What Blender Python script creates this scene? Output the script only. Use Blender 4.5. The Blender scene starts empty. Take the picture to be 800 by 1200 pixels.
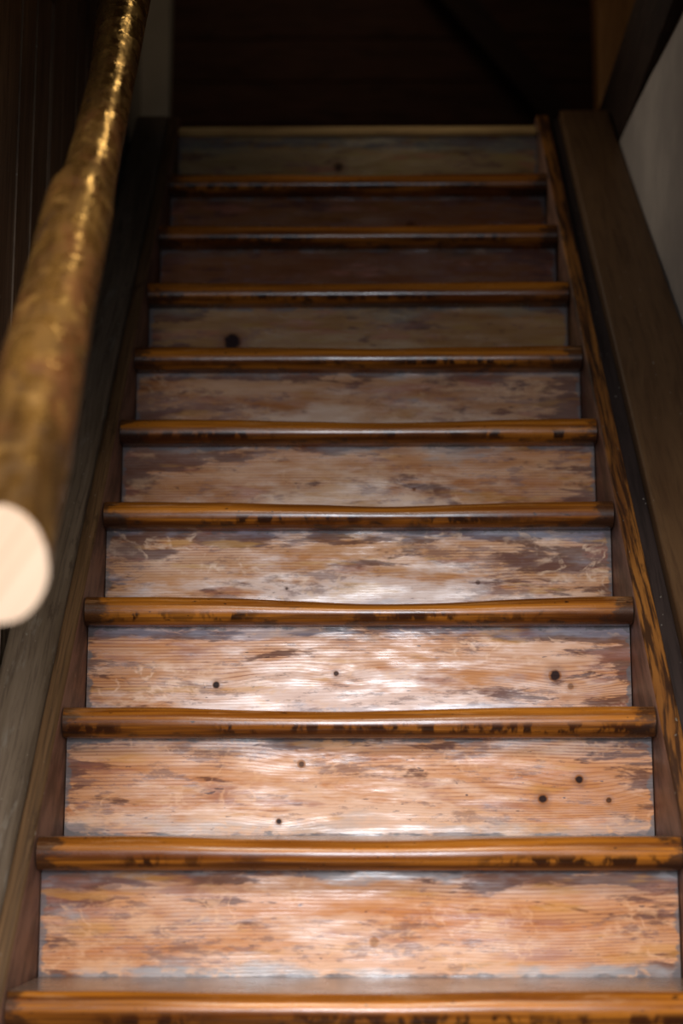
import bpy, bmesh, math, random
from mathutils import Vector, Matrix, noise as mnoise

C = bpy.context.scene.collection
PI = math.pi
H = 1.286                     # camera height above the lower floor
W2 = 0.425                    # half width of the flight
RISE, RUN = 0.183, 0.1681
TT = 0.045                    # tread thickness
SL = math.atan2(RISE, RUN)


def ny(i): return 2.125 + RUN * i            # nosing centre, horizontal distance
def tz(i): return H - 0.1882 + RISE * i      # tread top


# ------------------------------------------------------------------ camera
cam_d = bpy.data.cameras.new('camera')
cam = bpy.data.objects.new('camera', cam_d)
C.objects.link(cam)
bpy.context.scene.camera = cam
cam.location = (0, 0, H)
cam.rotation_euler = (PI / 2 + math.radians(10.62), 0, math.atan(20 / 2000))
cam_d.sensor_fit = 'VERTICAL'
cam_d.sensor_height = 36
cam_d.lens = 60
cam_d.clip_start = 0.02
cam_d.dof.use_dof = True
cam_d.dof.focus_distance = 2.62
cam_d.dof.aperture_fstop = 2.6

# ------------------------------------------------------------------ world, lights, exposure
sc = bpy.context.scene
sc.view_settings.view_transform = 'Standard'
sc.view_settings.look = 'None'
sc.view_settings.gamma = 1.0
sc.view_settings.use_curve_mapping = False
sc.view_settings.exposure = 0.0
sc.cycles.use_denoising = True
sc.cycles.max_bounces = 6
w = bpy.data.worlds.new('world')
sc.world = w
w.use_nodes = True
w.node_tree.nodes['Background'].inputs[0].default_value = (0.75, 0.85, 1.0, 1)
w.node_tree.nodes['Background'].inputs[1].default_value = 0.01


def area(name, loc, target, sx, sy, power, color, spread=180):
    d = bpy.data.lights.new(name, 'AREA')
    d.shape = 'RECTANGLE'
    d.size, d.size_y = sx, sy
    d.energy = power
    d.color = color
    d.spread = math.radians(spread)
    o = bpy.data.objects.new(name, d)
    C.objects.link(o)
    o.location = loc
    o.rotation_euler = (Vector(target) - Vector(loc)).to_track_quat('-Z', 'Y').to_euler()
    return o


# daylight through the window of the lower room, behind the photographer
area('window_light_low', (0.02, -0.70, H + 0.38), (0, 2.25, H - 0.12), 0.36, 0.90, 6.6, (0.90, 0.93, 1.0), 52)
# steeper share of the daylight, unseen area light aimed at the lowest steps
area('window_light_high', (-0.05, 0.75, H + 1.35), (0, 2.15, H - 0.22), 0.8, 0.4, 4.4, (1.0, 0.90, 0.76), 70)

# unseen weak fill by the left wall, added to brighten the right plaster
area('plaster_fill', (-0.42, 3.42, 3.32), (0.60, 3.36, 2.60), 0.25, 0.4, 0.50, (1.0, 0.88, 0.72), 85)
# warm lamp of the upper storey, shining down along the handrail
area('upper_lamp', (0.30, 3.45, 4.75), (-0.22, 1.62, 1.75), 0.40, 0.40, 0.36, (1.0, 0.55, 0.15), 44)
area('back_wall_fill', (-0.2, 4.5, 4.9), (0.0, 5.7, 4.0), 0.4, 0.4, 0.5, (1.0, 0.72, 0.5), 120)  # unseen fill, added to lift the upper back wall out of black
# unseen warm fill, added to brighten the post and left plaster return
area('landing_fill', (0.05, 3.15, 3.15), (0.10, 4.4, 3.80), 0.3, 0.2, 0.32, (1.0, 0.76, 0.50), 125)


# ------------------------------------------------------------------ node helper
class NT:
    def __init__(self, name):
        self.m = bpy.data.materials.new(name)
        self.m.use_nodes = True
        self.t = self.m.node_tree
        self.b = self.t.nodes['Principled BSDF']

    def n(self, typ, **kw):
        nd = self.t.nodes.new(typ)
        for k, v in kw.items():
            setattr(nd, k, v)
        return nd

    def put(self, sock, v):
        if isinstance(v, bpy.types.NodeSocket):
            self.t.links.new(v, sock)
        elif isinstance(v, (int, float)):
            if sock.type in ('RGBA',):
                sock.default_value = (v, v, v, 1)
            elif sock.type == 'VECTOR':
                sock.default_value = (v, v, v)
            else:
                sock.default_value = v
        else:
            v = tuple(v)
            if sock.type == 'RGBA' and len(v) == 3:
                v = v + (1,)
            sock.default_value = v

    def math(self, op, a, b=None, c=None, clamp=False):
        nd = self.n('ShaderNodeMath', operation=op, use_clamp=clamp)
        self.put(nd.inputs[0], a)
        if b is not None: self.put(nd.inputs[1], b)
        if c is not None: self.put(nd.inputs[2], c)
        return nd.outputs[0]

    def add(self, a, b): return self.math('ADD', a, b)
    def sub(self, a, b): return self.math('SUBTRACT', a, b)
    def mul(self, a, b): return self.math('MULTIPLY', a, b)

    def comb(self, x, y, z=0.0):
        nd = self.n('ShaderNodeCombineXYZ')
        for k, v in enumerate((x, y, z)):
            self.put(nd.inputs[k], v)
        return nd.outputs[0]

    def noise(self, vec, scale=1.0, detail=3.0, rough=0.55, dist=0.0):
        nd = self.n('ShaderNodeTexNoise')
        self.put(nd.inputs['Vector'], vec)
        nd.inputs['Scale'].default_value = scale
        nd.inputs['Detail'].default_value = detail
        nd.inputs['Roughness'].default_value = rough
        nd.inputs['Distortion'].default_value = dist
        return nd.outputs[0]

    def step(self, v, lo, hi, a=0.0, b=1.0):
        nd = self.n('ShaderNodeMapRange', interpolation_type='SMOOTHSTEP')
        self.put(nd.inputs[0], v)
        self.put(nd.inputs[1], lo); self.put(nd.inputs[2], hi)
        self.put(nd.inputs[3], a); self.put(nd.inputs[4], b)
        return nd.outputs[0]

    def mix(self, f, a, b):
        nd = self.n('ShaderNodeMix', data_type='RGBA')
        self.put(nd.inputs[0], f)
        self.put(nd.inputs[6], a); self.put(nd.inputs[7], b)
        return nd.outputs[2]

    def axes(self, gx, gy, gz, off=(0, 0, 0)):
        """world position read along three axes (grain direction first)"""
        pos = self.n('ShaderNodeNewGeometry').outputs['Position']
        out = []
        for a, o in zip((gx, gy, gz), off):
            d = self.n('ShaderNodeVectorMath', operation='DOT_PRODUCT')
            self.put(d.inputs[0], pos)
            d.inputs[1].default_value = a
            out.append(self.add(d.outputs['Value'], o))
        return out

    def bump(self, h, strength=0.3, dist=0.001):
        nd = self.n('ShaderNodeBump')
        nd.inputs['Strength'].default_value = strength
        nd.inputs['Distance'].default_value = dist
        self.put(nd.inputs['Height'], h)
        self.t.links.new(nd.outputs[0], self.b.inputs['Normal'])

    def done(self, col, rough=0.5, spec=0.5, coat=0.0, coat_rough=0.1):
        self.put(self.b.inputs['Base Color'], col)
        self.put(self.b.inputs['Roughness'], rough)
        self.put(self.b.inputs['Specular IOR Level'], spec)
        self.put(self.b.inputs['Coat Weight'], coat)
        self.put(self.b.inputs['Coat Roughness'], coat_rough)
        return self.m


def rings(t, u, v, seed, freq, wob, knots, sharp=(0.35, 0.95)):
    """dark growth-ring lines of flat-sawn pine; u along the grain, v across, both metres"""
    wv = t.noise(t.comb(t.mul(u, 1.3), t.mul(v, 5.0), seed), 1.0, 1.5, 0.4)
    g = t.add(t.mul(v, freq), t.mul(wv, wob))
    for (ku, kv, r, a) in knots:
        du = t.mul(t.sub(u, ku), 1 / (r * 3.2)); dv = t.mul(t.sub(v, kv), 1 / r)
        d2 = t.add(t.mul(du, du), t.mul(dv, dv))
        g = t.add(g, t.mul(t.math('EXPONENT', t.mul(d2, -0.35)), a))
    fine = t.noise(t.comb(t.mul(u, 10), t.mul(v, 90), seed + 3), 1.0, 2.0)
    s = t.math('SINE', t.add(t.mul(g, 2 * PI), t.mul(fine, 1.6)))
    return t.step(s, sharp[0], sharp[1]), g


# ------------------------------------------------------------------ riser material
def riser_mat(i, knots, stain, base, pale, scuff, wear_glare, cathedral=()):
    t = NT('worn_riser_wood_%d' % (i + 6))
    X, Y, Z = t.axes((1, 0, 0), (0, 1, 0), (0, 0, 1))
    u = X
    v = t.sub(Z, tz(i - 1))
    h = RISE - TT
    s = i * 7.31
    ring, g = rings(t, u, v, s, 210, 6.0, [(k[0], k[1], k[2] * 2.2, 2.2) for k in knots] + list(cathedral))
    fib = t.noise(t.comb(t.mul(u, 5), t.mul(v, 320), s), 1.0, 3.0, 0.6)
    low = t.noise(t.comb(t.mul(u, 4), t.mul(v, 14), s + 1), 1.0, 3.0, 0.6)
    col = t.mix(t.step(low, 0.35, 0.68), base, pale)
    # orange shellac left in streaks
    orr = t.noise(t.comb(t.mul(u, 3.2), t.mul(v, 38), s + 2), 1.0, 3.0, 0.6)
    col = t.mix(t.mul(t.step(orr, 0.50, 0.66), 0.75), col, (base[0] * 0.95, base[1] * 0.78, base[2] * 0.5))
    col = t.mix(t.mul(t.step(fib, 0.45, 0.75), 0.30), col, (base[0] * 0.45, base[1] * 0.35, base[2] * 0.30))
    rmod = t.step(t.noise(t.comb(t.mul(u, 4), t.mul(v, 25), s + 40), 1.0, 3.0, 0.6), 0.36, 0.68, 0.08, 0.80)
    col = t.mix(t.mul(ring, rmod), col, (base[0] * 0.42, base[1] * 0.24, base[2] * 0.22))
    # bare, rubbed wood in the middle and low down, where shoes scrape; also painted window glare
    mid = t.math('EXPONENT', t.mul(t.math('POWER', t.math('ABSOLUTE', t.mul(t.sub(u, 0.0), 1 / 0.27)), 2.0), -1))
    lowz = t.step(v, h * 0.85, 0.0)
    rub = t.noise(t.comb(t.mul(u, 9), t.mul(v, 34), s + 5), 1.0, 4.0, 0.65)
    rub_glare_m = t.step(t.add(rub, t.mul(t.mul(mid, lowz), 0.50)), 0.56, 0.84)
    rub_glare_c = (min(1, pale[0] * 1.15), min(1, pale[1] * 1.50), min(1, pale[2] * 2.1))
    col = t.mix(t.mul(rub_glare_m, wear_glare), col, rub_glare_c)
    # dark stains: more along the edges and the ends
    e1 = t.step(t.math('ABSOLUTE', u), W2 - 0.10, W2, 0.0, 0.10)
    e2 = t.step(v, h - 0.030, h, 0.0, 0.12)
    e3 = t.step(v, 0.014, 0.0, 0.0, 0.16)
    st = t.noise(t.comb(t.mul(u, 8.5), t.mul(v, 44), s + 8), 1.0, 5.0, 0.68, 0.3)
    big = t.noise(t.comb(t.mul(u, 3.5), t.mul(v, 12), s + 9), 1.0, 2.0, 0.5)
    sv = t.add(t.add(t.add(st, e1), t.add(e2, e3)), t.mul(t.sub(big, 0.5), 0.55))
    sv = t.sub(sv, t.mul(t.mul(mid, lowz), 0.12))
    stm = t.step(sv, 0.640 - stain * 0.13, 0.715 - stain * 0.11)
    dark = t.mix(t.noise(t.comb(t.mul(u, 20), t.mul(v, 60), s), 1.0, 2.0), (0.055, 0.026, 0.024), (0.15, 0.07, 0.062))
    col = t.mix(t.mul(stm, 0.80), col, dark)
    # reddish brown stains
    rd = t.noise(t.comb(t.mul(u, 6), t.mul(v, 30), s + 17), 1.0, 4.0, 0.6)
    col = t.mix(t.mul(t.step(t.add(rd, t.mul(e1, 0.5)), 0.57, 0.66), 0.55), col, (0.32, 0.115, 0.075))
    # broken purple-brown mottling left by old paint
    mo = t.noise(t.comb(t.mul(u, 26), t.mul(v, 95), s + 50), 1.0, 5.0, 0.72)
    mz = t.noise(t.comb(t.mul(u, 5), t.mul(v, 20), s + 51), 1.0, 3.0, 0.6)
    mm = t.step(t.add(mo, t.mul(t.sub(mz, 0.5), 0.9)), 0.58 - stain * 0.05, 0.70 - stain * 0.05)
    col = t.mix(t.mul(mm, 0.62), col, (0.17, 0.080, 0.065))
    # ochre remains of varnish
    oc = t.noise(t.comb(t.mul(u, 7), t.mul(v, 40), s + 60), 1.0, 3.0, 0.6)
    col = t.mix(t.mul(t.step(oc, 0.58, 0.68), 0.55), col, (base[0] * 1.1, base[1] * 1.25, base[2] * 0.9))
    # bluish grey smear along the top and bottom
    hz = t.noise(t.comb(t.mul(u, 6), t.mul(v, 20), s + 70), 1.0, 4.0, 0.65)
    hb = t.add(t.step(v, 0.034, 0.0, 0.0, 0.22), t.step(v, h - 0.030, h, 0.0, 0.22))
    hm = t.mul(t.step(t.add(hz, hb), 0.60, 0.78), 0.85 if i == 1 else 0.45)
    col = t.mix(hm, col, (pale[0] * 0.50, pale[1] * 0.95, pale[2] * 1.9))
    # small dark flecks
    fl = t.noise(t.comb(t.mul(u, 60), t.mul(v, 190), s + 20), 1.0, 2.0, 0.5)
    col = t.mix(t.mul(t.step(fl, 0.72, 0.76), 0.8), col, (0.05, 0.02, 0.02))
    # pale curled scuffs
    wx = t.noise(t.comb(t.mul(u, 11), t.mul(v, 11), s + 11), 1.0, 2.0)
    rid = t.math('ABSOLUTE', t.sub(t.noise(t.comb(t.add(t.mul(u, 17), t.mul(wx, 4)), t.mul(v, 26), s + 12), 1.0, 3.0, 0.5), 0.5))
    where = t.step(t.noise(t.comb(t.mul(u, 6), t.mul(v, 12), s + 14), 1.0, 1.0), 0.46, 0.60)
    brk = t.step(t.noise(t.comb(t.mul(u, 50), t.mul(v, 90), s + 13), 1.0, 3.0, 0.6), 0.38, 0.62)
    blob = t.step(t.noise(t.comb(t.mul(u, 16), t.mul(v, 30), s + 19), 1.0, 4.0, 0.6), 0.56, 0.70)
    sm = t.mul(t.mul(t.math('MAXIMUM', t.mul(t.step(rid, 0.060, 0.005), brk), blob), where), scuff * 0.85)
    col = t.mix(sm, col, (min(1, pale[0] * 1.1), min(1, pale[1] * 1.2), min(1, pale[2] * 1.25)))
    # grey grime packed in the corners
    gr = t.noise(t.comb(t.mul(u, 22), t.mul(v, 50), s + 15), 1.0, 4.0, 0.7)
    e4 = t.step(t.math('ABSOLUTE', u), W2 - 0.018, W2, 0.0, 0.32)
    e5 = t.step(v, 0.010, 0.0, 0.0, 0.26)
    e6 = t.step(v, h - 0.012, h, 0.0, 0.26)
    gm = t.step(t.add(t.add(gr, e4), t.add(e5, e6)), 0.68, 0.80)
    col = t.mix(t.mul(gm, 0.8), col, (0.13, 0.12, 0.125))
    # knots
    kn_ = 0.0
    for (ku, kv, r, a) in knots:
        du = t.mul(t.sub(u, ku), 1 / r); dv = t.mul(t.sub(v, kv), 1 / r)
        d = t.math('SQRT', t.add(t.mul(du, du), t.mul(dv, dv)))
        d = t.add(d, t.mul(t.sub(gr, 0.5), 1.1))
        col = t.mix(t.mul(t.step(d, 2.6, 1.1), 0.45 * a), col, (0.15, 0.06, 0.045))
        col = t.mix(t.mul(t.step(d, 1.1, 0.65), 0.95 * a), col, (0.018, 0.012, 0.014))
    gl = t.noise(t.comb(t.mul(u, 9), t.mul(v, 44), s + 30), 1.0, 4.0, 0.65)
    for (ku, kv, r, a) in knots:
        du = t.mul(t.sub(u, ku), 1 / r); dv = t.mul(t.sub(v, kv), 1 / r)
        kn_ = t.math('MAXIMUM', kn_, t.step(t.add(t.mul(du, du), t.mul(dv, dv)), 1.6, 1.0))
    rough = t.add(t.step(gl, 0.35, 0.65, 0.26, 0.60), t.mul(stm, 0.10))
    spc = t.sub(t.step(gl, 0.35, 0.65, 0.62, 0.25), t.mul(stm, 0.25))
    hgt = t.add(t.add(t.mul(ring, -0.35), t.mul(fib, 0.5)), t.mul(st, 0.9))
    t.bump(hgt, 0.35, 0.0012)
    spc = t.mul(spc, t.sub(1.0, t.mul(kn_, 0.95)))
    spc = t.add(spc, t.mul(t.mul(rub_glare_m, t.sub(1.0, kn_)), 0.15))
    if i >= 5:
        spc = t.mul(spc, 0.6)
    return t.done(col, rough, spc)


# ------------------------------------------------------------------ varnished tread material
def tread_mat():
    t = NT('varnished_tread_wood')
    X, Y, Z = t.axes((1, 0, 0), (0, 1, 0), (0, 0, 1))
    # position over the whole stair, measured across the grain
    v = t.add(Z, t.mul(Y, 0.6))
    fib = t.noise(t.comb(t.mul(X, 4), t.mul(v, 260), t.mul(Z, 3)), 1.0, 4.0, 0.65)
    band = t.noise(t.comb(t.mul(X, 1.6), t.mul(v, 70), t.mul(Z, 1.0)), 1.0, 3.0, 0.6)
    col = t.mix(t.step(band, 0.30, 0.70), (0.17, 0.044, 0.005), (0.54, 0.185, 0.018))
    col = t.mix(t.mul(t.step(fib, 0.46, 0.68), 0.6), col, (0.10, 0.032, 0.008))
    # height inside one tread, 0 at the underside .. 1 at the top
    zz = t.math('MULTIPLY', t.math('FRACT', t.math('DIVIDE', t.sub(Z, tz(-6) - TT - 1e-4), RISE)), RISE / TT)
    # burnt brown knocks along the lower lip
    ch = t.noise(t.comb(t.mul(X, 42), t.mul(zz, 1.1), t.mul(t.math('FLOOR', t.math('DIVIDE', t.sub(Z, tz(-6) - TT - 1e-4), RISE)), 3.7)), 1.0, 3.0, 0.65)
    reg = t.noise(t.comb(t.mul(X, 4.5), t.mul(Z, 5), 9), 1.0, 2.0, 0.5)
    low = t.math('MULTIPLY', t.step(zz, 0.04, 0.20), t.step(zz, 0.54, 0.30))
    cm = t.mul(t.mul(t.step(ch, 0.44, 0.56), t.step(reg, 0.42, 0.54)), low)
    col = t.mix(t.mul(cm, 0.95), col, (0.014, 0.005, 0.003))
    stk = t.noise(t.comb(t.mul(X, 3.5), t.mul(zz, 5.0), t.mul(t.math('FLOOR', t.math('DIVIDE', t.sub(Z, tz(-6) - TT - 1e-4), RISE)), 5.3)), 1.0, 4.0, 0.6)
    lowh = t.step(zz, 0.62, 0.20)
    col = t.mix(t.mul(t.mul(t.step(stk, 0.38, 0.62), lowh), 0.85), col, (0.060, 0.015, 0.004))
    # dirt at both ends
    e1 = t.step(t.math('ABSOLUTE', X), W2 - 0.07, W2, 0.0, 0.30)
    dn = t.noise(t.comb(t.mul(X, 18), t.mul(Z, 40), t.mul(Y, 20)), 1.0, 4.0, 0.65)
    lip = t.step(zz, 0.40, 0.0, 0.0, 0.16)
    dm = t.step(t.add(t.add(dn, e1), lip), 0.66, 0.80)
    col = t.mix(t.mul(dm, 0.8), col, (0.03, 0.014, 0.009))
    # worn lighter line along the crest
    wn = t.noise(t.comb(t.mul(X, 9), t.mul(v, 60), 5), 1.0, 4.0, 0.7)
    wm = t.mul(t.step(wn, 0.52, 0.70), t.step(zz, 0.60, 0.85))
    col = t.mix(t.mul(wm, 0.5), col, (0.55, 0.28, 0.12))
    fl = t.noise(t.comb(t.mul(X, 70), t.mul(Z, 160), t.mul(Y, 160)), 1.0, 2.0, 0.5)
    col = t.mix(t.mul(t.step(fl, 0.70, 0.74), 0.85), col, (0.02, 0.008, 0.006))
    # the flat of the tread is trodden grey behind the lip
    nrm = t.n('ShaderNodeSeparateXYZ')
    t.t.links.new(t.n('ShaderNodeNewGeometry').outputs['True Normal'], nrm.inputs[0])
    flat = t.step(nrm.outputs[2], 0.97, 0.998)
    col = t.mix(t.mul(flat, 0.85), col, (0.20, 0.15, 0.12))
    rough = t.add(t.mul(dn, 0.30), 0.10)
    t.bump(t.add(t.mul(fib, 0.6), t.mul(dn, 0.9)), 0.28, 0.0010)
    return t.done(col, rough, 0.38, 0.12, 0.15)


# ------------------------------------------------------------------ general old wood
def old_wood(name, gdir, gacross, a, b, dark, rough=0.5, spec=0.4, fs=220, stain=0.5, bump=0.4, seed=0.0, coat=0.0, pale=None, cheek=None, grain=0.65):
    gx = Vector(gdir).normalized(); gy = Vector(gacross).normalized(); gz = gx.cross(gy)
    t = NT(name)
    u, v, q = t.axes(gx, gy, gz)
    w_ = t.add(v, t.mul(q, 0.73))
    wob = t.noise(t.comb(t.mul(u, 1.7), t.mul(w_, 8), seed), 1.0, 2.0)
    fib = t.noise(t.comb(t.mul(u, 6), t.add(t.mul(w_, fs), t.mul(wob, 6)), seed), 1.0, 4.0, 0.65)
    band = t.noise(t.comb(t.mul(u, 2.2), t.mul(w_, fs * 0.16), seed + 2), 1.0, 3.0, 0.6)
    col = t.mix(t.step(band, 0.32, 0.68), a, b)
    col = t.mix(t.mul(t.step(fib, 0.44, 0.68 - 0.1 * (grain > 0.8)), grain), col, dark)
    st = t.noise(t.comb(t.mul(u, 7), t.mul(w_, 26), seed + 5), 1.0, 5.0, 0.68)
    col = t.mix(t.mul(t.step(st, 0.66 - 0.14 * stain, 0.76 - 0.12 * stain), 0.7), col, dark)
    if pale:
        pn = t.noise(t.comb(t.mul(u, 9), t.mul(w_, 34), seed + 9), 1.0, 4.0, 0.7)
        col = t.mix(t.mul(t.step(pn, 0.55, 0.68), 0.55), col, pale)
    if cheek:
        # the cheek that faces the steps gets a different, pinker brown, picked by its normal
        ns = t.n('ShaderNodeSeparateXYZ')
        t.t.links.new(t.n('ShaderNodeNewGeometry').outputs['True Normal'], ns.inputs[0])
        sidef = t.step(t.math('ABSOLUTE', ns.outputs[0]), 0.85, 0.97)
        ck = t.mix(t.step(st, 0.40, 0.62), cheek, tuple(c * 0.45 for c in cheek))
        col = t.mix(sidef, col, ck)
    fl = t.noise(t.comb(t.mul(u, 70), t.mul(w_, 120), seed), 1.0, 1.0)
    col = t.mix(t.mul(t.step(fl, 0.73, 0.77), 0.5), col, (0.30, 0.27, 0.22))
    t.bump(t.add(fib, t.mul(st, 0.8)), bump, 0.0012)
    r = t.add(t.mul(st, 0.25), rough - 0.12)
    return t.done(col, r, spec, coat, 0.2)


def plaster(name, base, dark, seed=0.0):
    t = NT(name)
    X, Y, Z = t.axes((1, 0, 0), (0, 1, 0), (0, 0, 1))
    p = t.comb(X, Y, Z)
    big = t.noise(p, 3.5, 4.0, 0.6)
    fine = t.noise(p, 60, 4.0, 0.6)
    streak = t.noise(t.comb(t.mul(Y, 22), t.mul(Z, 2.2), t.mul(X, 22)), 1.0, 3.0, 0.6)
    col = t.mix(t.step(big, 0.35, 0.68), base, dark)
    col = t.mix(t.mul(t.step(streak, 0.50, 0.70), 0.35), col, dark)
    t.bump(t.add(t.mul(fine, 0.4), t.mul(big, 2.0)), 0.5, 0.004)
    return t.done(col, 0.85, 0.25)


# ------------------------------------------------------------------ mesh helpers
def link(name, bm, mat, parent=None, smooth=False, kind=None):
    bmesh.ops.recalc_face_normals(bm, faces=bm.faces)
    me = bpy.data.meshes.new(name)
    bm.to_mesh(me); bm.free()
    if smooth:
        for p in me.polygons: p.use_smooth = True
        me.set_sharp_from_angle(angle=math.radians(40))
    me.materials.append(mat)
    o = bpy.data.objects.new(name, me)
    C.objects.link(o)
    if parent: o.parent = parent
    if kind: o['kind'] = kind
    return o


def add_box(bm, x0, x1, y0, y1, z0, z1):
    vs = [bm.verts.new((x, y, z)) for x in (x0, x1) for y in (y0, y1) for z in (z0, z1)]
    for f in ((0, 1, 3, 2), (4, 6, 7, 5), (0, 4, 5, 1), (2, 3, 7, 6), (0, 2, 6, 4), (1, 5, 7, 3)):
        bm.faces.new([vs[k] for k in f])


def box(name, dims, mat, parent=None, kind=None, bevel=0.0):
    bm = bmesh.new()
    add_box(bm, *dims)
    if bevel:
        bmesh.ops.bevel(bm, geom=bm.edges[:], offset=bevel, segments=2, affect='EDGES', profile=0.5)
    return link(name, bm, mat, parent, bevel > 0, kind)


def prism_x(name, poly, x0, x1, mat, parent=None, kind=None, bevel=0.0, cuts=0):
    """extrude a (y,z) outline along x"""
    bm = bmesh.new()
    a = [bm.verts.new((x0, y, z)) for y, z in poly]
    b = [bm.verts.new((x1, y, z)) for y, z in poly]
    bm.faces.new(a[::-1]); bm.faces.new(b)
    n = len(poly)
    for k in range(n):
        bm.faces.new((a[k], a[(k + 1) % n], b[(k + 1) % n], b[k]))
    if bevel:
        bmesh.ops.bevel(bm, geom=bm.edges[:], offset=bevel, segments=3, affect='EDGES', profile=0.5)
    return link(name, bm, mat, parent, bevel > 0, kind)


def tag(o, label, cat, group=None):
    o['label'] = label; o['category'] = cat
    if group: o['group'] = group


def empty(name, loc):
    o = bpy.data.objects.new(name, None)
    o.location = loc
    C.objects.link(o)
    return o


# ------------------------------------------------------------------ materials
sd = (0, math.cos(SL), math.sin(SL))          # along the slope
sn = (0, -math.sin(SL), math.cos(SL))         # square to it
M_tread = tread_mat()
M_left = old_wood('left_string_wood', sd, (1, 0, 0), (0.125, 0.088, 0.056), (0.20, 0.148, 0.102), (0.055, 0.034, 0.022), 0.55, 0.4, 150, 0.45, 0.5, 1.0, pale=(0.24, 0.21, 0.17))
M_left_edge = old_wood('left_string_lip_wood', sd, (1, 0, 0), (0.12, 0.065, 0.028), (0.20, 0.11, 0.05), (0.035, 0.018, 0.010), 0.55, 0.3, 240, 0.7, 0.5, 4.0, cheek=(0.26, 0.135, 0.09))
M_strip = old_wood('right_string_wood', sd, (1, 0, 0), (0.15, 0.050, 0.011), (0.38, 0.150, 0.028), (0.028, 0.010, 0.005), 0.5, 0.4, 120, 0.9, 0.5, 7.0, cheek=(0.30, 0.155, 0.105), grain=0.9)
M_fillet = old_wood('dark_fillet_wood', sd, (1, 0, 0), (0.030, 0.020, 0.018), (0.045, 0.030, 0.026), (0.015, 0.01, 0.009), 0.55, 0.3, 120, 0.4, 0.3, 9.0)
M_board = old_wood('brown_side_board_wood', sd, (1, 0, 0), (0.110, 0.055, 0.023), (0.145, 0.076, 0.032), (0.070, 0.033, 0.014), 0.55, 0.35, 90, 0.1, 0.25, 11.0)
M_wallboard = old_wood('left_wall_board_wood', (0, 0, 1), (0, 1, 0), (0.12, 0.072, 0.038), (0.18, 0.118, 0.07), (0.045, 0.025, 0.014), 0.55, 0.35, 90, 0.4, 0.5, 13.0)
M_beam = old_wood('dark_beam_wood', (0, 1, 0), (0, 0, 1), (0.030, 0.016, 0.012), (0.045, 0.026, 0.018), (0.012, 0.007, 0.005), 0.7, 0.2, 70, 0.4, 0.4, 15.0)
M_back = old_wood('upper_room_board_wood', (1, 0, 0), (0, 0, 1), (0.060, 0.026, 0.016), (0.085, 0.038, 0.022), (0.025, 0.012, 0.008), 0.7, 0.2, 50, 0.3, 0.4, 17.0)
M_jamb = old_wood('orange_post_wood', (0, 0, 1), (1, 0, 0), (0.40, 0.19, 0.06), (0.52, 0.26, 0.09), (0.22, 0.09, 0.03), 0.6, 0.3, 90, 0.2, 0.3, 19.0)
M_floor = old_wood('floor_board_wood', (0, 1, 0), (1, 0, 0), (0.20, 0.12, 0.06), (0.28, 0.17, 0.09), (0.08, 0.045, 0.025), 0.5, 0.4, 90, 0.4, 0.4, 21.0)
M_landing = old_wood('landing_board_wood', (1, 0, 0), (0, 1, 0), (0.42, 0.27, 0.10), (0.55, 0.36, 0.14), (0.22, 0.12, 0.04), 0.5, 0.4, 120, 0.2, 0.4, 23.0)
M_plaster = plaster('grey_plaster', (0.52, 0.46, 0.41), (0.38, 0.335, 0.305))
M_plaster_dim = plaster('pale_plaster', (0.52, 0.47, 0.39), (0.38, 0.34, 0.28))

# ------------------------------------------------------------------ setting
ZL = tz(10)                                   # upper floor level
YT = ny(10)
XL, XR = -0.545, 0.605                        # wall faces
box('floor', (-1.6, 1.6, -2.4, 6.2, -0.05, 0.0), M_floor, kind='structure')

# left wall: vertical boards on the lower part, plaster beyond
bm = bmesh.new()
rnd = random.Random(4)
y = -0.2
yend = 3.62
while y < yend:
    bw = rnd.uniform(0.10, 0.17)
    y1 = min(y + bw, yend)
    off = rnd.uniform(0, 0.006)
    add_box(bm, XL - 0.04, XL - off, y + 0.0015, y1 - 0.0015, 0, 3.6)
    # bead along the board's edge
    if rnd.random() < 0.4:
        add_box(bm, XL - 0.02, XL + 0.003 - off, y1 - 0.008, y1 - 0.003, 0, 3.6)
    y = y1
link('wall_left', bm, M_wallboard, kind='structure')
box('wall_left_plaster', (XL - 0.04, XL - 0.012, yend, 4.20, 0, 3.6), M_plaster_dim, kind='structure')
box('wall_left_return', (XL - 0.012, -0.487, 4.12, 4.20, ZL - 0.03, 3.6), M_plaster_dim, kind='structure')

# right wall: uneven plaster
bm = bmesh.new()
NY, NZ = 60, 44
grid = []
for a in range(NY + 1):
    row = []
    yy = 0.8 + (4.22 - 0.8) * a / NY
    for b in range(NZ + 1):
        zz = (ZL - 0.082) * b / NZ
        n_ = mnoise.noise(Vector((yy * 2.1, zz * 2.1, 3.0))) * 0.008
        n_ += mnoise.noise(Vector((yy * 9, zz * 9, 7.0))) * 0.002
        row.append(bm.verts.new((0.600 + 0.035 * (3.8 - yy) + n_ * 0.6, yy, zz)))
    grid.append(row)
for a in range(NY):
    for b in range(NZ):
        bm.faces.new((grid[a][b], grid[a + 1][b], grid[a + 1][b + 1], grid[a][b + 1]))
ext = bmesh.ops.extrude_face_region(bm, geom=bm.faces[:])
for g_ in ext['geom']:
    if isinstance(g_, bmesh.types.BMVert):
        g_.co.x = XR + 0.16
link('wall_right', bm, M_plaster, smooth=True, kind='structure')

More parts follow.
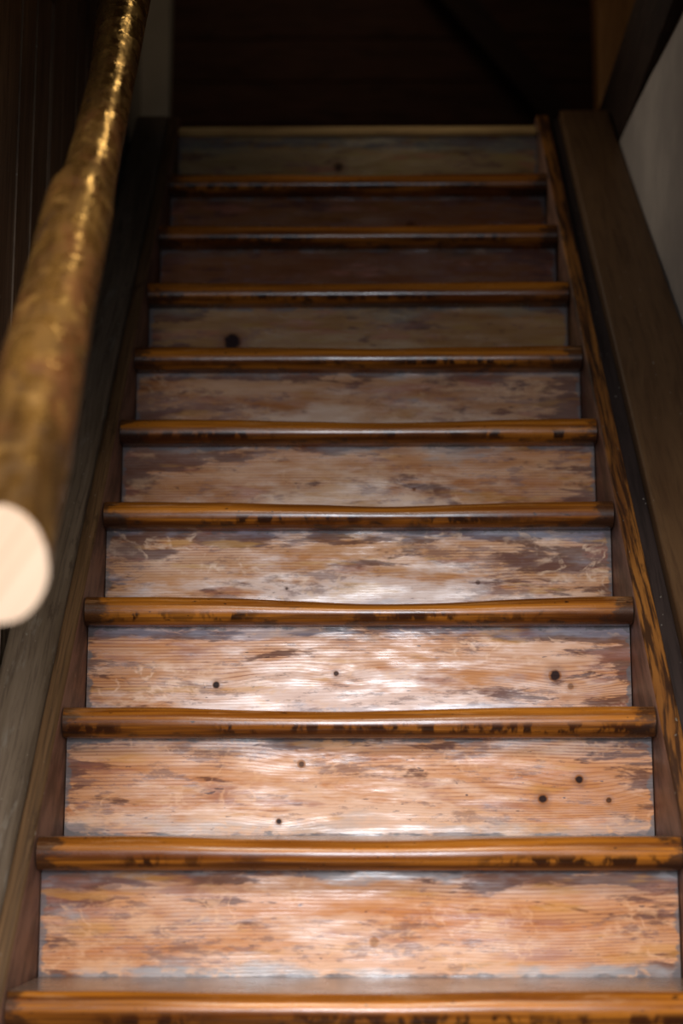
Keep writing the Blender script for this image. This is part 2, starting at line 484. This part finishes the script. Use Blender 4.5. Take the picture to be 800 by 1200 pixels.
# upper floor: landing slab, room walls, ceiling
box('floor_upper', (-1.5, 1.6, YT + 0.085, 5.8, ZL - 0.14, ZL - 0.001), M_back, kind='structure')
bm = bmesh.new()
for k in range(13):
    z0 = ZL + k * 0.165
    add_box(bm, -1.5, 1.6, 5.70, 5.74 - 0.004 * (k % 2), z0 + 0.003, z0 + 0.162)
link('wall_back', bm, M_back, kind='structure')
box('wall_upper_left', (-1.54, -1.50, 4.2, 5.74, ZL, 5.1), M_back, kind='structure')
box('wall_upper_right', (1.60, 1.64, 4.2, 5.74, ZL, 5.1), M_back, kind='structure')
box('ceiling_upper', (-1.6, 1.7, 2.3, 5.8, 5.1, 5.16), M_back, kind='structure')
# ceiling of the lower room, ending at the stairwell well out of the flight
box('ceiling', (-1.6, 1.6, -2.4, 1.0, ZL + 0.35, ZL + 0.5), M_plaster_dim, kind='structure')

# ------------------------------------------------------------------ dark trimmer beam on the right
o = box('ceiling_beam', (0.602, 0.752, 1.0, 4.02, ZL - 0.080, ZL + 0.135), M_beam, bevel=0.006)
tag(o, 'dark timber beam running level above the right plaster wall of the stairwell', 'beam')
o = box('wall_post', (0.607, 0.735, 4.025, 4.13, ZL - 0.081, 5.1), M_jamb, bevel=0.004)
tag(o, 'orange brown wooden post standing behind the dark beam at the top right', 'post')
bm = bmesh.new()
add_box(bm, -0.05, 0.05, -0.04, 0.04, -0.95, 0.95)
bmesh.ops.bevel(bm, geom=bm.edges[:], offset=0.006, segments=2, affect='EDGES')
bmesh.ops.rotate(bm, verts=bm.verts, matrix=Matrix.Rotation(math.radians(-38), 3, 'Y'))
o = link('diagonal_brace', bm, M_beam, smooth=True)
o.location = (0.46, 5.60, 4.03)
tag(o, 'dark diagonal timber brace barely seen in the black room above the stairs', 'brace')

# ------------------------------------------------------------------ staircase
st = empty('staircase', (0, ny(-5), 0))
tag(st, 'steep wooden staircase with worn orange treads climbing between two sloping side boards', 'staircase')


def sub(name, bm, mat, smooth=True):
    o = link(name, bm, mat, None, smooth)
    o.parent = st
    o.matrix_parent_inverse = Matrix.Translation(-Vector(st.location))
    return o


# tread outline, front at the left: (distance behind the front, height below the top)
def nose_profile():
    R1, R2 = 0.0215, 0.0205
    pts = []
    for k in range(9):                         # crest
        a = PI / 2 * k / 8
        pts.append((R1 - R1 * math.sin(a), -R1 + R1 * math.cos(a)))
    for k in range(1, 7):                      # lower lip
        a = PI / 2 * k / 6
        pts.append((R2 - R2 * math.cos(a), -TT + R2 - R2 * math.sin(a)))
    return pts


dips = {1: 0.006, 2: 0.007, 3: 0.012, 4: 0.008, 5: 0.007, 6: 0.004, 7: 0.003, 0: 0.004}
prof = nose_profile()
for i in range(-5, 10):
    rs = random.Random(100 + i)
    yf, zt = ny(i) - 0.012, tz(i)
    yb = ny(i + 1) + 0.055
    back = [(yb - yf, -TT), (yb - yf, 0.0), ((yb - yf) * 0.66, 0.0), ((yb - yf) * 0.33, 0.0), (0.045, 0.0)]
    outline = prof + back
    NX = 56
    bm = bmesh.new()
    secs = []
    dip = dips.get(i, 0.004)
    cx = rs.uniform(-0.05, 0.05)
    for a in range(NX + 1):
        x = -W2 + 0.0015 + (2 * W2 - 0.003) * a / NX
        d = dip * math.exp(-((x - cx) / 0.20) ** 2) + 0.0012 * mnoise.noise(Vector((x * 9, i * 3.0, 0)))
        d = max(0.0, d)
        row = []
        for (py, pz) in outline:
            behind = max(0.0, 1 - max(0, py - 0.02) / (yb - yf - 0.09)) if py > 0.02 else 1.0
            k = max(0.0, 1 + pz / 0.026)
            jy = 0.0012 * mnoise.noise(Vector((x * 7, i * 5.0, 4.0))) if py < 0.05 else 0
            fade = min(1.0, max(0.0, behind))
            row.append(bm.verts.new((x, yf + py + jy + (d * 0.35 * k if py < 0.03 else 0), zt + pz - d * k * fade)))
        secs.append(row)
    n = len(outline)
    for a in range(NX):
        for k in range(n):
            bm.faces.new((secs[a][k], secs[a][(k + 1) % n], secs[a + 1][(k + 1) % n], secs[a + 1][k]))
    bm.faces.new(secs[0][::-1]); bm.faces.new(secs[-1])
    sub('tread', bm, M_tread)

O1, P1 = (0.54, 0.215, 0.066), (0.66, 0.33, 0.165)
spec = {
    # i: knots (x, height, radius, strength), stain, base, pale, scuff, wear
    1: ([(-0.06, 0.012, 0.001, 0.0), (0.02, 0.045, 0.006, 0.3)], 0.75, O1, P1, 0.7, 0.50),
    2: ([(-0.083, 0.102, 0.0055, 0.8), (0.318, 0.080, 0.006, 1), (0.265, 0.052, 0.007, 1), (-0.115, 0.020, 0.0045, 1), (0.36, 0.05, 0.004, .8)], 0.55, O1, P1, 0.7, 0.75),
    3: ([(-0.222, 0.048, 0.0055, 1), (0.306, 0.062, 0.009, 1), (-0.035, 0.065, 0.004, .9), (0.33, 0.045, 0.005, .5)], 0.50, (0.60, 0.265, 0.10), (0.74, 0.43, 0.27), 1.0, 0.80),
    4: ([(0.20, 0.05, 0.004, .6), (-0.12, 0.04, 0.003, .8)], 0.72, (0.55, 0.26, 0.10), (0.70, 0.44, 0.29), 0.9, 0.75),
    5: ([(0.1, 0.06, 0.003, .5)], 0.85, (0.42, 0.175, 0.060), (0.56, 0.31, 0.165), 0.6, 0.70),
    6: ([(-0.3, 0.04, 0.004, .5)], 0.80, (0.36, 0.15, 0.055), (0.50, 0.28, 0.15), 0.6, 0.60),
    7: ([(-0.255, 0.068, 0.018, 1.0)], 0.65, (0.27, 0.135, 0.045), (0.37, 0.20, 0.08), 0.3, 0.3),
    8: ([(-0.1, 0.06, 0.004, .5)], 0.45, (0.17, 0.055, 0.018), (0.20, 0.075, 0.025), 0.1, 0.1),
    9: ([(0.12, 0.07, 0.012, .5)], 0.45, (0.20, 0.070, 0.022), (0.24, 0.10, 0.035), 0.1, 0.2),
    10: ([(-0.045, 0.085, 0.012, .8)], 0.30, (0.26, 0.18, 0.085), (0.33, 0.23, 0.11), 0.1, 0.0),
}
cath = {1: [(0.19, 0.055, 0.030, 3.0), (0.10, 0.05, 0.025, -2.0)], 2: [(0.12, 0.055, 0.018, 2.2)], 3: [], 4: [(0.0, 0.05, 0.02, 1.2)]}
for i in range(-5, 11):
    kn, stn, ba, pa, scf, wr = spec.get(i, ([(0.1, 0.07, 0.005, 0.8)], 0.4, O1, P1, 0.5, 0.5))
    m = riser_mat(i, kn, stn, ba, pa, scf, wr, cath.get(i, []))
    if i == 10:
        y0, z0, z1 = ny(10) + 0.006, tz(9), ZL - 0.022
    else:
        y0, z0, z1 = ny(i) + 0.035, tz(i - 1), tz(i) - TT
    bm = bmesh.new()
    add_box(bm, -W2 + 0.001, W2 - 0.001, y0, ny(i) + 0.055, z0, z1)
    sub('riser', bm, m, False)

# landing edge board
bm = bmesh.new()
add_box(bm, -W2 + 0.001, W2 - 0.001, YT - 0.006, YT + 0.084, ZL - 0.0215, ZL)
bmesh.ops.bevel(bm, geom=bm.edges[:], offset=0.004, segments=2, affect='EDGES')
sub('landing_board', bm, M_landing)['label'] = 'yellowish top edge board'

# sloping side boards (strings)
def slope_pt(t, off):
    """point on the nosing line at horizontal distance t, shifted square to the slope"""
    z = tz(0) - 0.02 + (t - (ny(0) - 0.012)) * math.tan(SL)
    return (t - off * math.sin(SL), z + off * math.cos(SL))


def string_poly(front, back, ytop, ztop):
    """front/back offsets from the nosing line, cut level at the floor and at ztop"""
    # front line: offset +front ; z = z0 + tan*(y - y0)
    T = math.tan(SL)
    def line(off):
        y0, z0 = slope_pt(2.0, off)
        return lambda z: y0 + (z - z0) / T
    f, b_ = line(front), line(-back)
    pts = [(f(0.0), 0.0), (f(ztop), ztop), (ytop, ztop), (ytop, ZL - 0.15)]
    yb0 = b_(ZL - 0.15)
    if yb0 < ytop:
        pts.append((yb0, ZL - 0.15))
    pts.append((b_(0.0), 0.0))
    return pts


def stringer(x0, x1, front, back, ytop, ztop, mat, bevel, name='stringer'):
    o = prism_x(name, string_poly(front, back, ytop, ztop), x0, x1, mat, None, None, bevel)
    o.parent = st
    o.matrix_parent_inverse = Matrix.Translation(-Vector(st.location))
    return o


e = 0.0006
YE = YT + 0.07
stringer(-W2 - 0.105, -W2 - 0.026, 0.013, 0.235, YE, ZL + 0.045, M_left, 0.010)['label'] = 'grey brown left stringer'
stringer(-W2 - 0.026, -W2 - e, 0.012, 0.235, YE, ZL + 0.043, M_left_edge, 0.006, 'stringer_lip')
stringer(W2 + e, W2 + 0.030, 0.012, 0.235, YE, ZL + 0.040, M_strip, 0.004)['label'] = 'narrow orange grained right stringer'
stringer(W2 + 0.030, W2 + 0.056, 0.002, 0.20, YE, ZL + 0.030, M_fillet, 0.002, 'fillet')['label'] = 'dark dusty strip'
sb = stringer(W2 + 0.056, 0.612, 0.028, 0.20, YE, ZL + 0.046, M_board, 0.006, 'side_board')
sb['label'] = 'wide plain brown board'
for v_ in sb.data.vertices:
    if v_.co.x > 0.58:
        v_.co.x += 0.600 + 0.035 * (3.8 - v_.co.y) - 0.004 - 0.612

# ------------------------------------------------------------------ handrail
A = Vector((-0.2847, 1.3318, 1.4937)); B = Vector((-0.3611, 2.4546, 2.5558))
ax = (B - A).normalized()
L = (B - A).length
hr = empty('handrail', A)
tag(hr, 'thick round wooden handrail rising along the left wall, sawn end facing down', 'handrail')


def rail_mat():
    t = NT('varnished_rail_wood')
    gx = ax; gy = ax.cross(Vector((0, 0, 1))).normalized(); gz = gx.cross(gy)
    u, v, q = t.axes(gx, gy, gz)
    p = t.comb(t.mul(u, 5), t.mul(v, 40), t.mul(q, 40))
    f = t.noise(p, 1.0, 4.0, 0.6)
    bl = t.noise(t.comb(t.mul(u, 9), t.mul(v, 16), t.mul(q, 16)), 1.0, 3.0, 0.6)
    bl2 = t.noise(t.comb(t.mul(u, 22), t.mul(v, 30), t.mul(q, 30)), 1.0, 3.0, 0.6)
    col = t.mix(t.step(f, 0.35, 0.65), (0.065, 0.030, 0.008), (0.150, 0.074, 0.017))
    col = t.mix(t.mul(t.step(bl, 0.48, 0.66), 0.6), col, (0.13, 0.045, 0.016))
    col = t.mix(t.mul(t.step(bl2, 0.56, 0.70), 0.6), col, (0.28, 0.15, 0.04))
    col = t.mix(t.mul(t.step(bl2, 0.38, 0.28), 0.7), col, (0.06, 0.03, 0.015))
    lump = t.noise(t.comb(t.mul(u, 30), t.mul(v, 45), t.mul(q, 45)), 1.0, 2.0, 0.5)
    t.bump(t.add(t.add(bl, t.mul(bl2, 0.35)), t.add(t.mul(f, 0.3), t.mul(lump, 0.9))), 1.0, 0.0042)
    gl = t.step(lump, 0.40, 0.58)
    return t.done(col, t.add(t.mul(gl, 0.30), 0.18), t.sub(0.5, t.mul(gl, 0.2)), t.sub(0.35, t.mul(gl, 0.30)), 0.16)


M_rail = rail_mat()
M_end = old_wood('bare_end_grain_wood', (0, 1, 0), (1, 0, 0), (0.80, 0.55, 0.36), (0.86, 0.63, 0.44), (0.66, 0.40, 0.25), 0.7, 0.3, 90, 0.0, 0.2, 31.0)

up = Vector((0, 0, 1))
sx = ax.cross(up).normalized(); sy = sx.cross(ax).normalized()
cut_n = (Vector((0.0, -1, -0.22))).normalized()            # face of the sawn end


def rail_r(s):
    r = 0.0405 + 0.0015 * math.sin(s * 9)
    r -= 0.0105 * (1 / (1 + math.exp(-(s - 0.77) / 0.016)))   # the log steps down to a thinner length
    r += 0.0085 * (1 / (1 + math.exp(-(s - 1.25) / 0.12)))
    return r


bm = bmesh.new()
NS, NR = 150, 40
ringsv = []
for a in range(NS + 1):
    s = 2.25 * a / NS
    row = []
    for k in range(NR):
        th = 2 * PI * k / NR
        rr = rail_r(s) * (1 + 0.03 * mnoise.noise(Vector((math.cos(th) * 1.3, math.sin(th) * 1.3, s * 7))) + 0.015 * mnoise.noise(Vector((math.cos(th) * 4, math.sin(th) * 4, s * 22))))
        dirv = sx * math.cos(th) + sy * math.sin(th)
        p = A + ax * s + dirv * rr + sx * (max(0.0, 0.0395 - rail_r(s)) * 0.8)
        if a == 0:
            # slide along the rail onto the plane of the cut
            tt = (A - p).dot(cut_n) / ax.dot(cut_n)
            p = p + ax * tt
        elif a < 8:
            tt = (A - (A + dirv * rr)).dot(cut_n) / ax.dot(cut_n)
            p = p + ax * (tt * (1 - a / 8))
        row.append(bm.verts.new(p - A))
    ringsv.append(row)
for a in range(NS):
    for k in range(NR):
        bm.faces.new((ringsv[a][k], ringsv[a][(k + 1) % NR], ringsv[a + 1][(k + 1) % NR], ringsv[a + 1][k]))
bm.faces.new(ringsv[-1])
body = link('rail', bm, M_rail, hr, True)
bm = bmesh.new()
vs = [bm.verts.new(v_.copy()) for v_ in []]
me = body.data
pts = [me.vertices[k].co.copy() for k in range(NR)]
front = [bm.verts.new(p * 0.985 + cut_n * 0.0012) for p in pts]
back_ = [bm.verts.new(p - cut_n * 0.0005) for p in pts]
bm.faces.new(front)
for k in range(NR):
    bm.faces.new((front[k], back_[k], back_[(k + 1) % NR], front[(k + 1) % NR]))
bm.faces.new(back_[::-1])
o = link('end_face', bm, M_end, hr)
o['label'] = 'pale bare sawn end'

# iron brackets holding the rail off the wall
M_iron = old_wood('bracket_iron', (1, 0, 0), (0, 1, 0), (0.06, 0.05, 0.045), (0.09, 0.08, 0.07), (0.03, 0.02, 0.02), 0.5, 0.5, 60, 0.3, 0.3, 40.0)
for s in (0.10, 2.0):
    c = ax * s
    r = rail_r(s)
    bm = bmesh.new()
    x_wall = XL + 0.0005 - A.x
    bmesh.ops.create_cone(bm, cap_ends=True, segments=16, radius1=0.009, radius2=0.009, depth=1.0)
    p0 = Vector((x_wall, c.y, c.z - 0.075)); p1 = c + Vector((0, 0, -r + 0.006))
    dv = p1 - p0
    rot = dv.to_track_quat('Z', 'Y').to_matrix().to_4x4()
    bmesh.ops.transform(bm, matrix=Matrix.Translation((p0 + p1) / 2) @ rot @ Matrix.Diagonal((1, 1, dv.length, 1)), verts=bm.verts)
    add_box(bm, x_wall, x_wall + 0.008, c.y - 0.03, c.y + 0.03, c.z - 0.12, c.z - 0.03)
    link('bracket', bm, M_iron, hr)
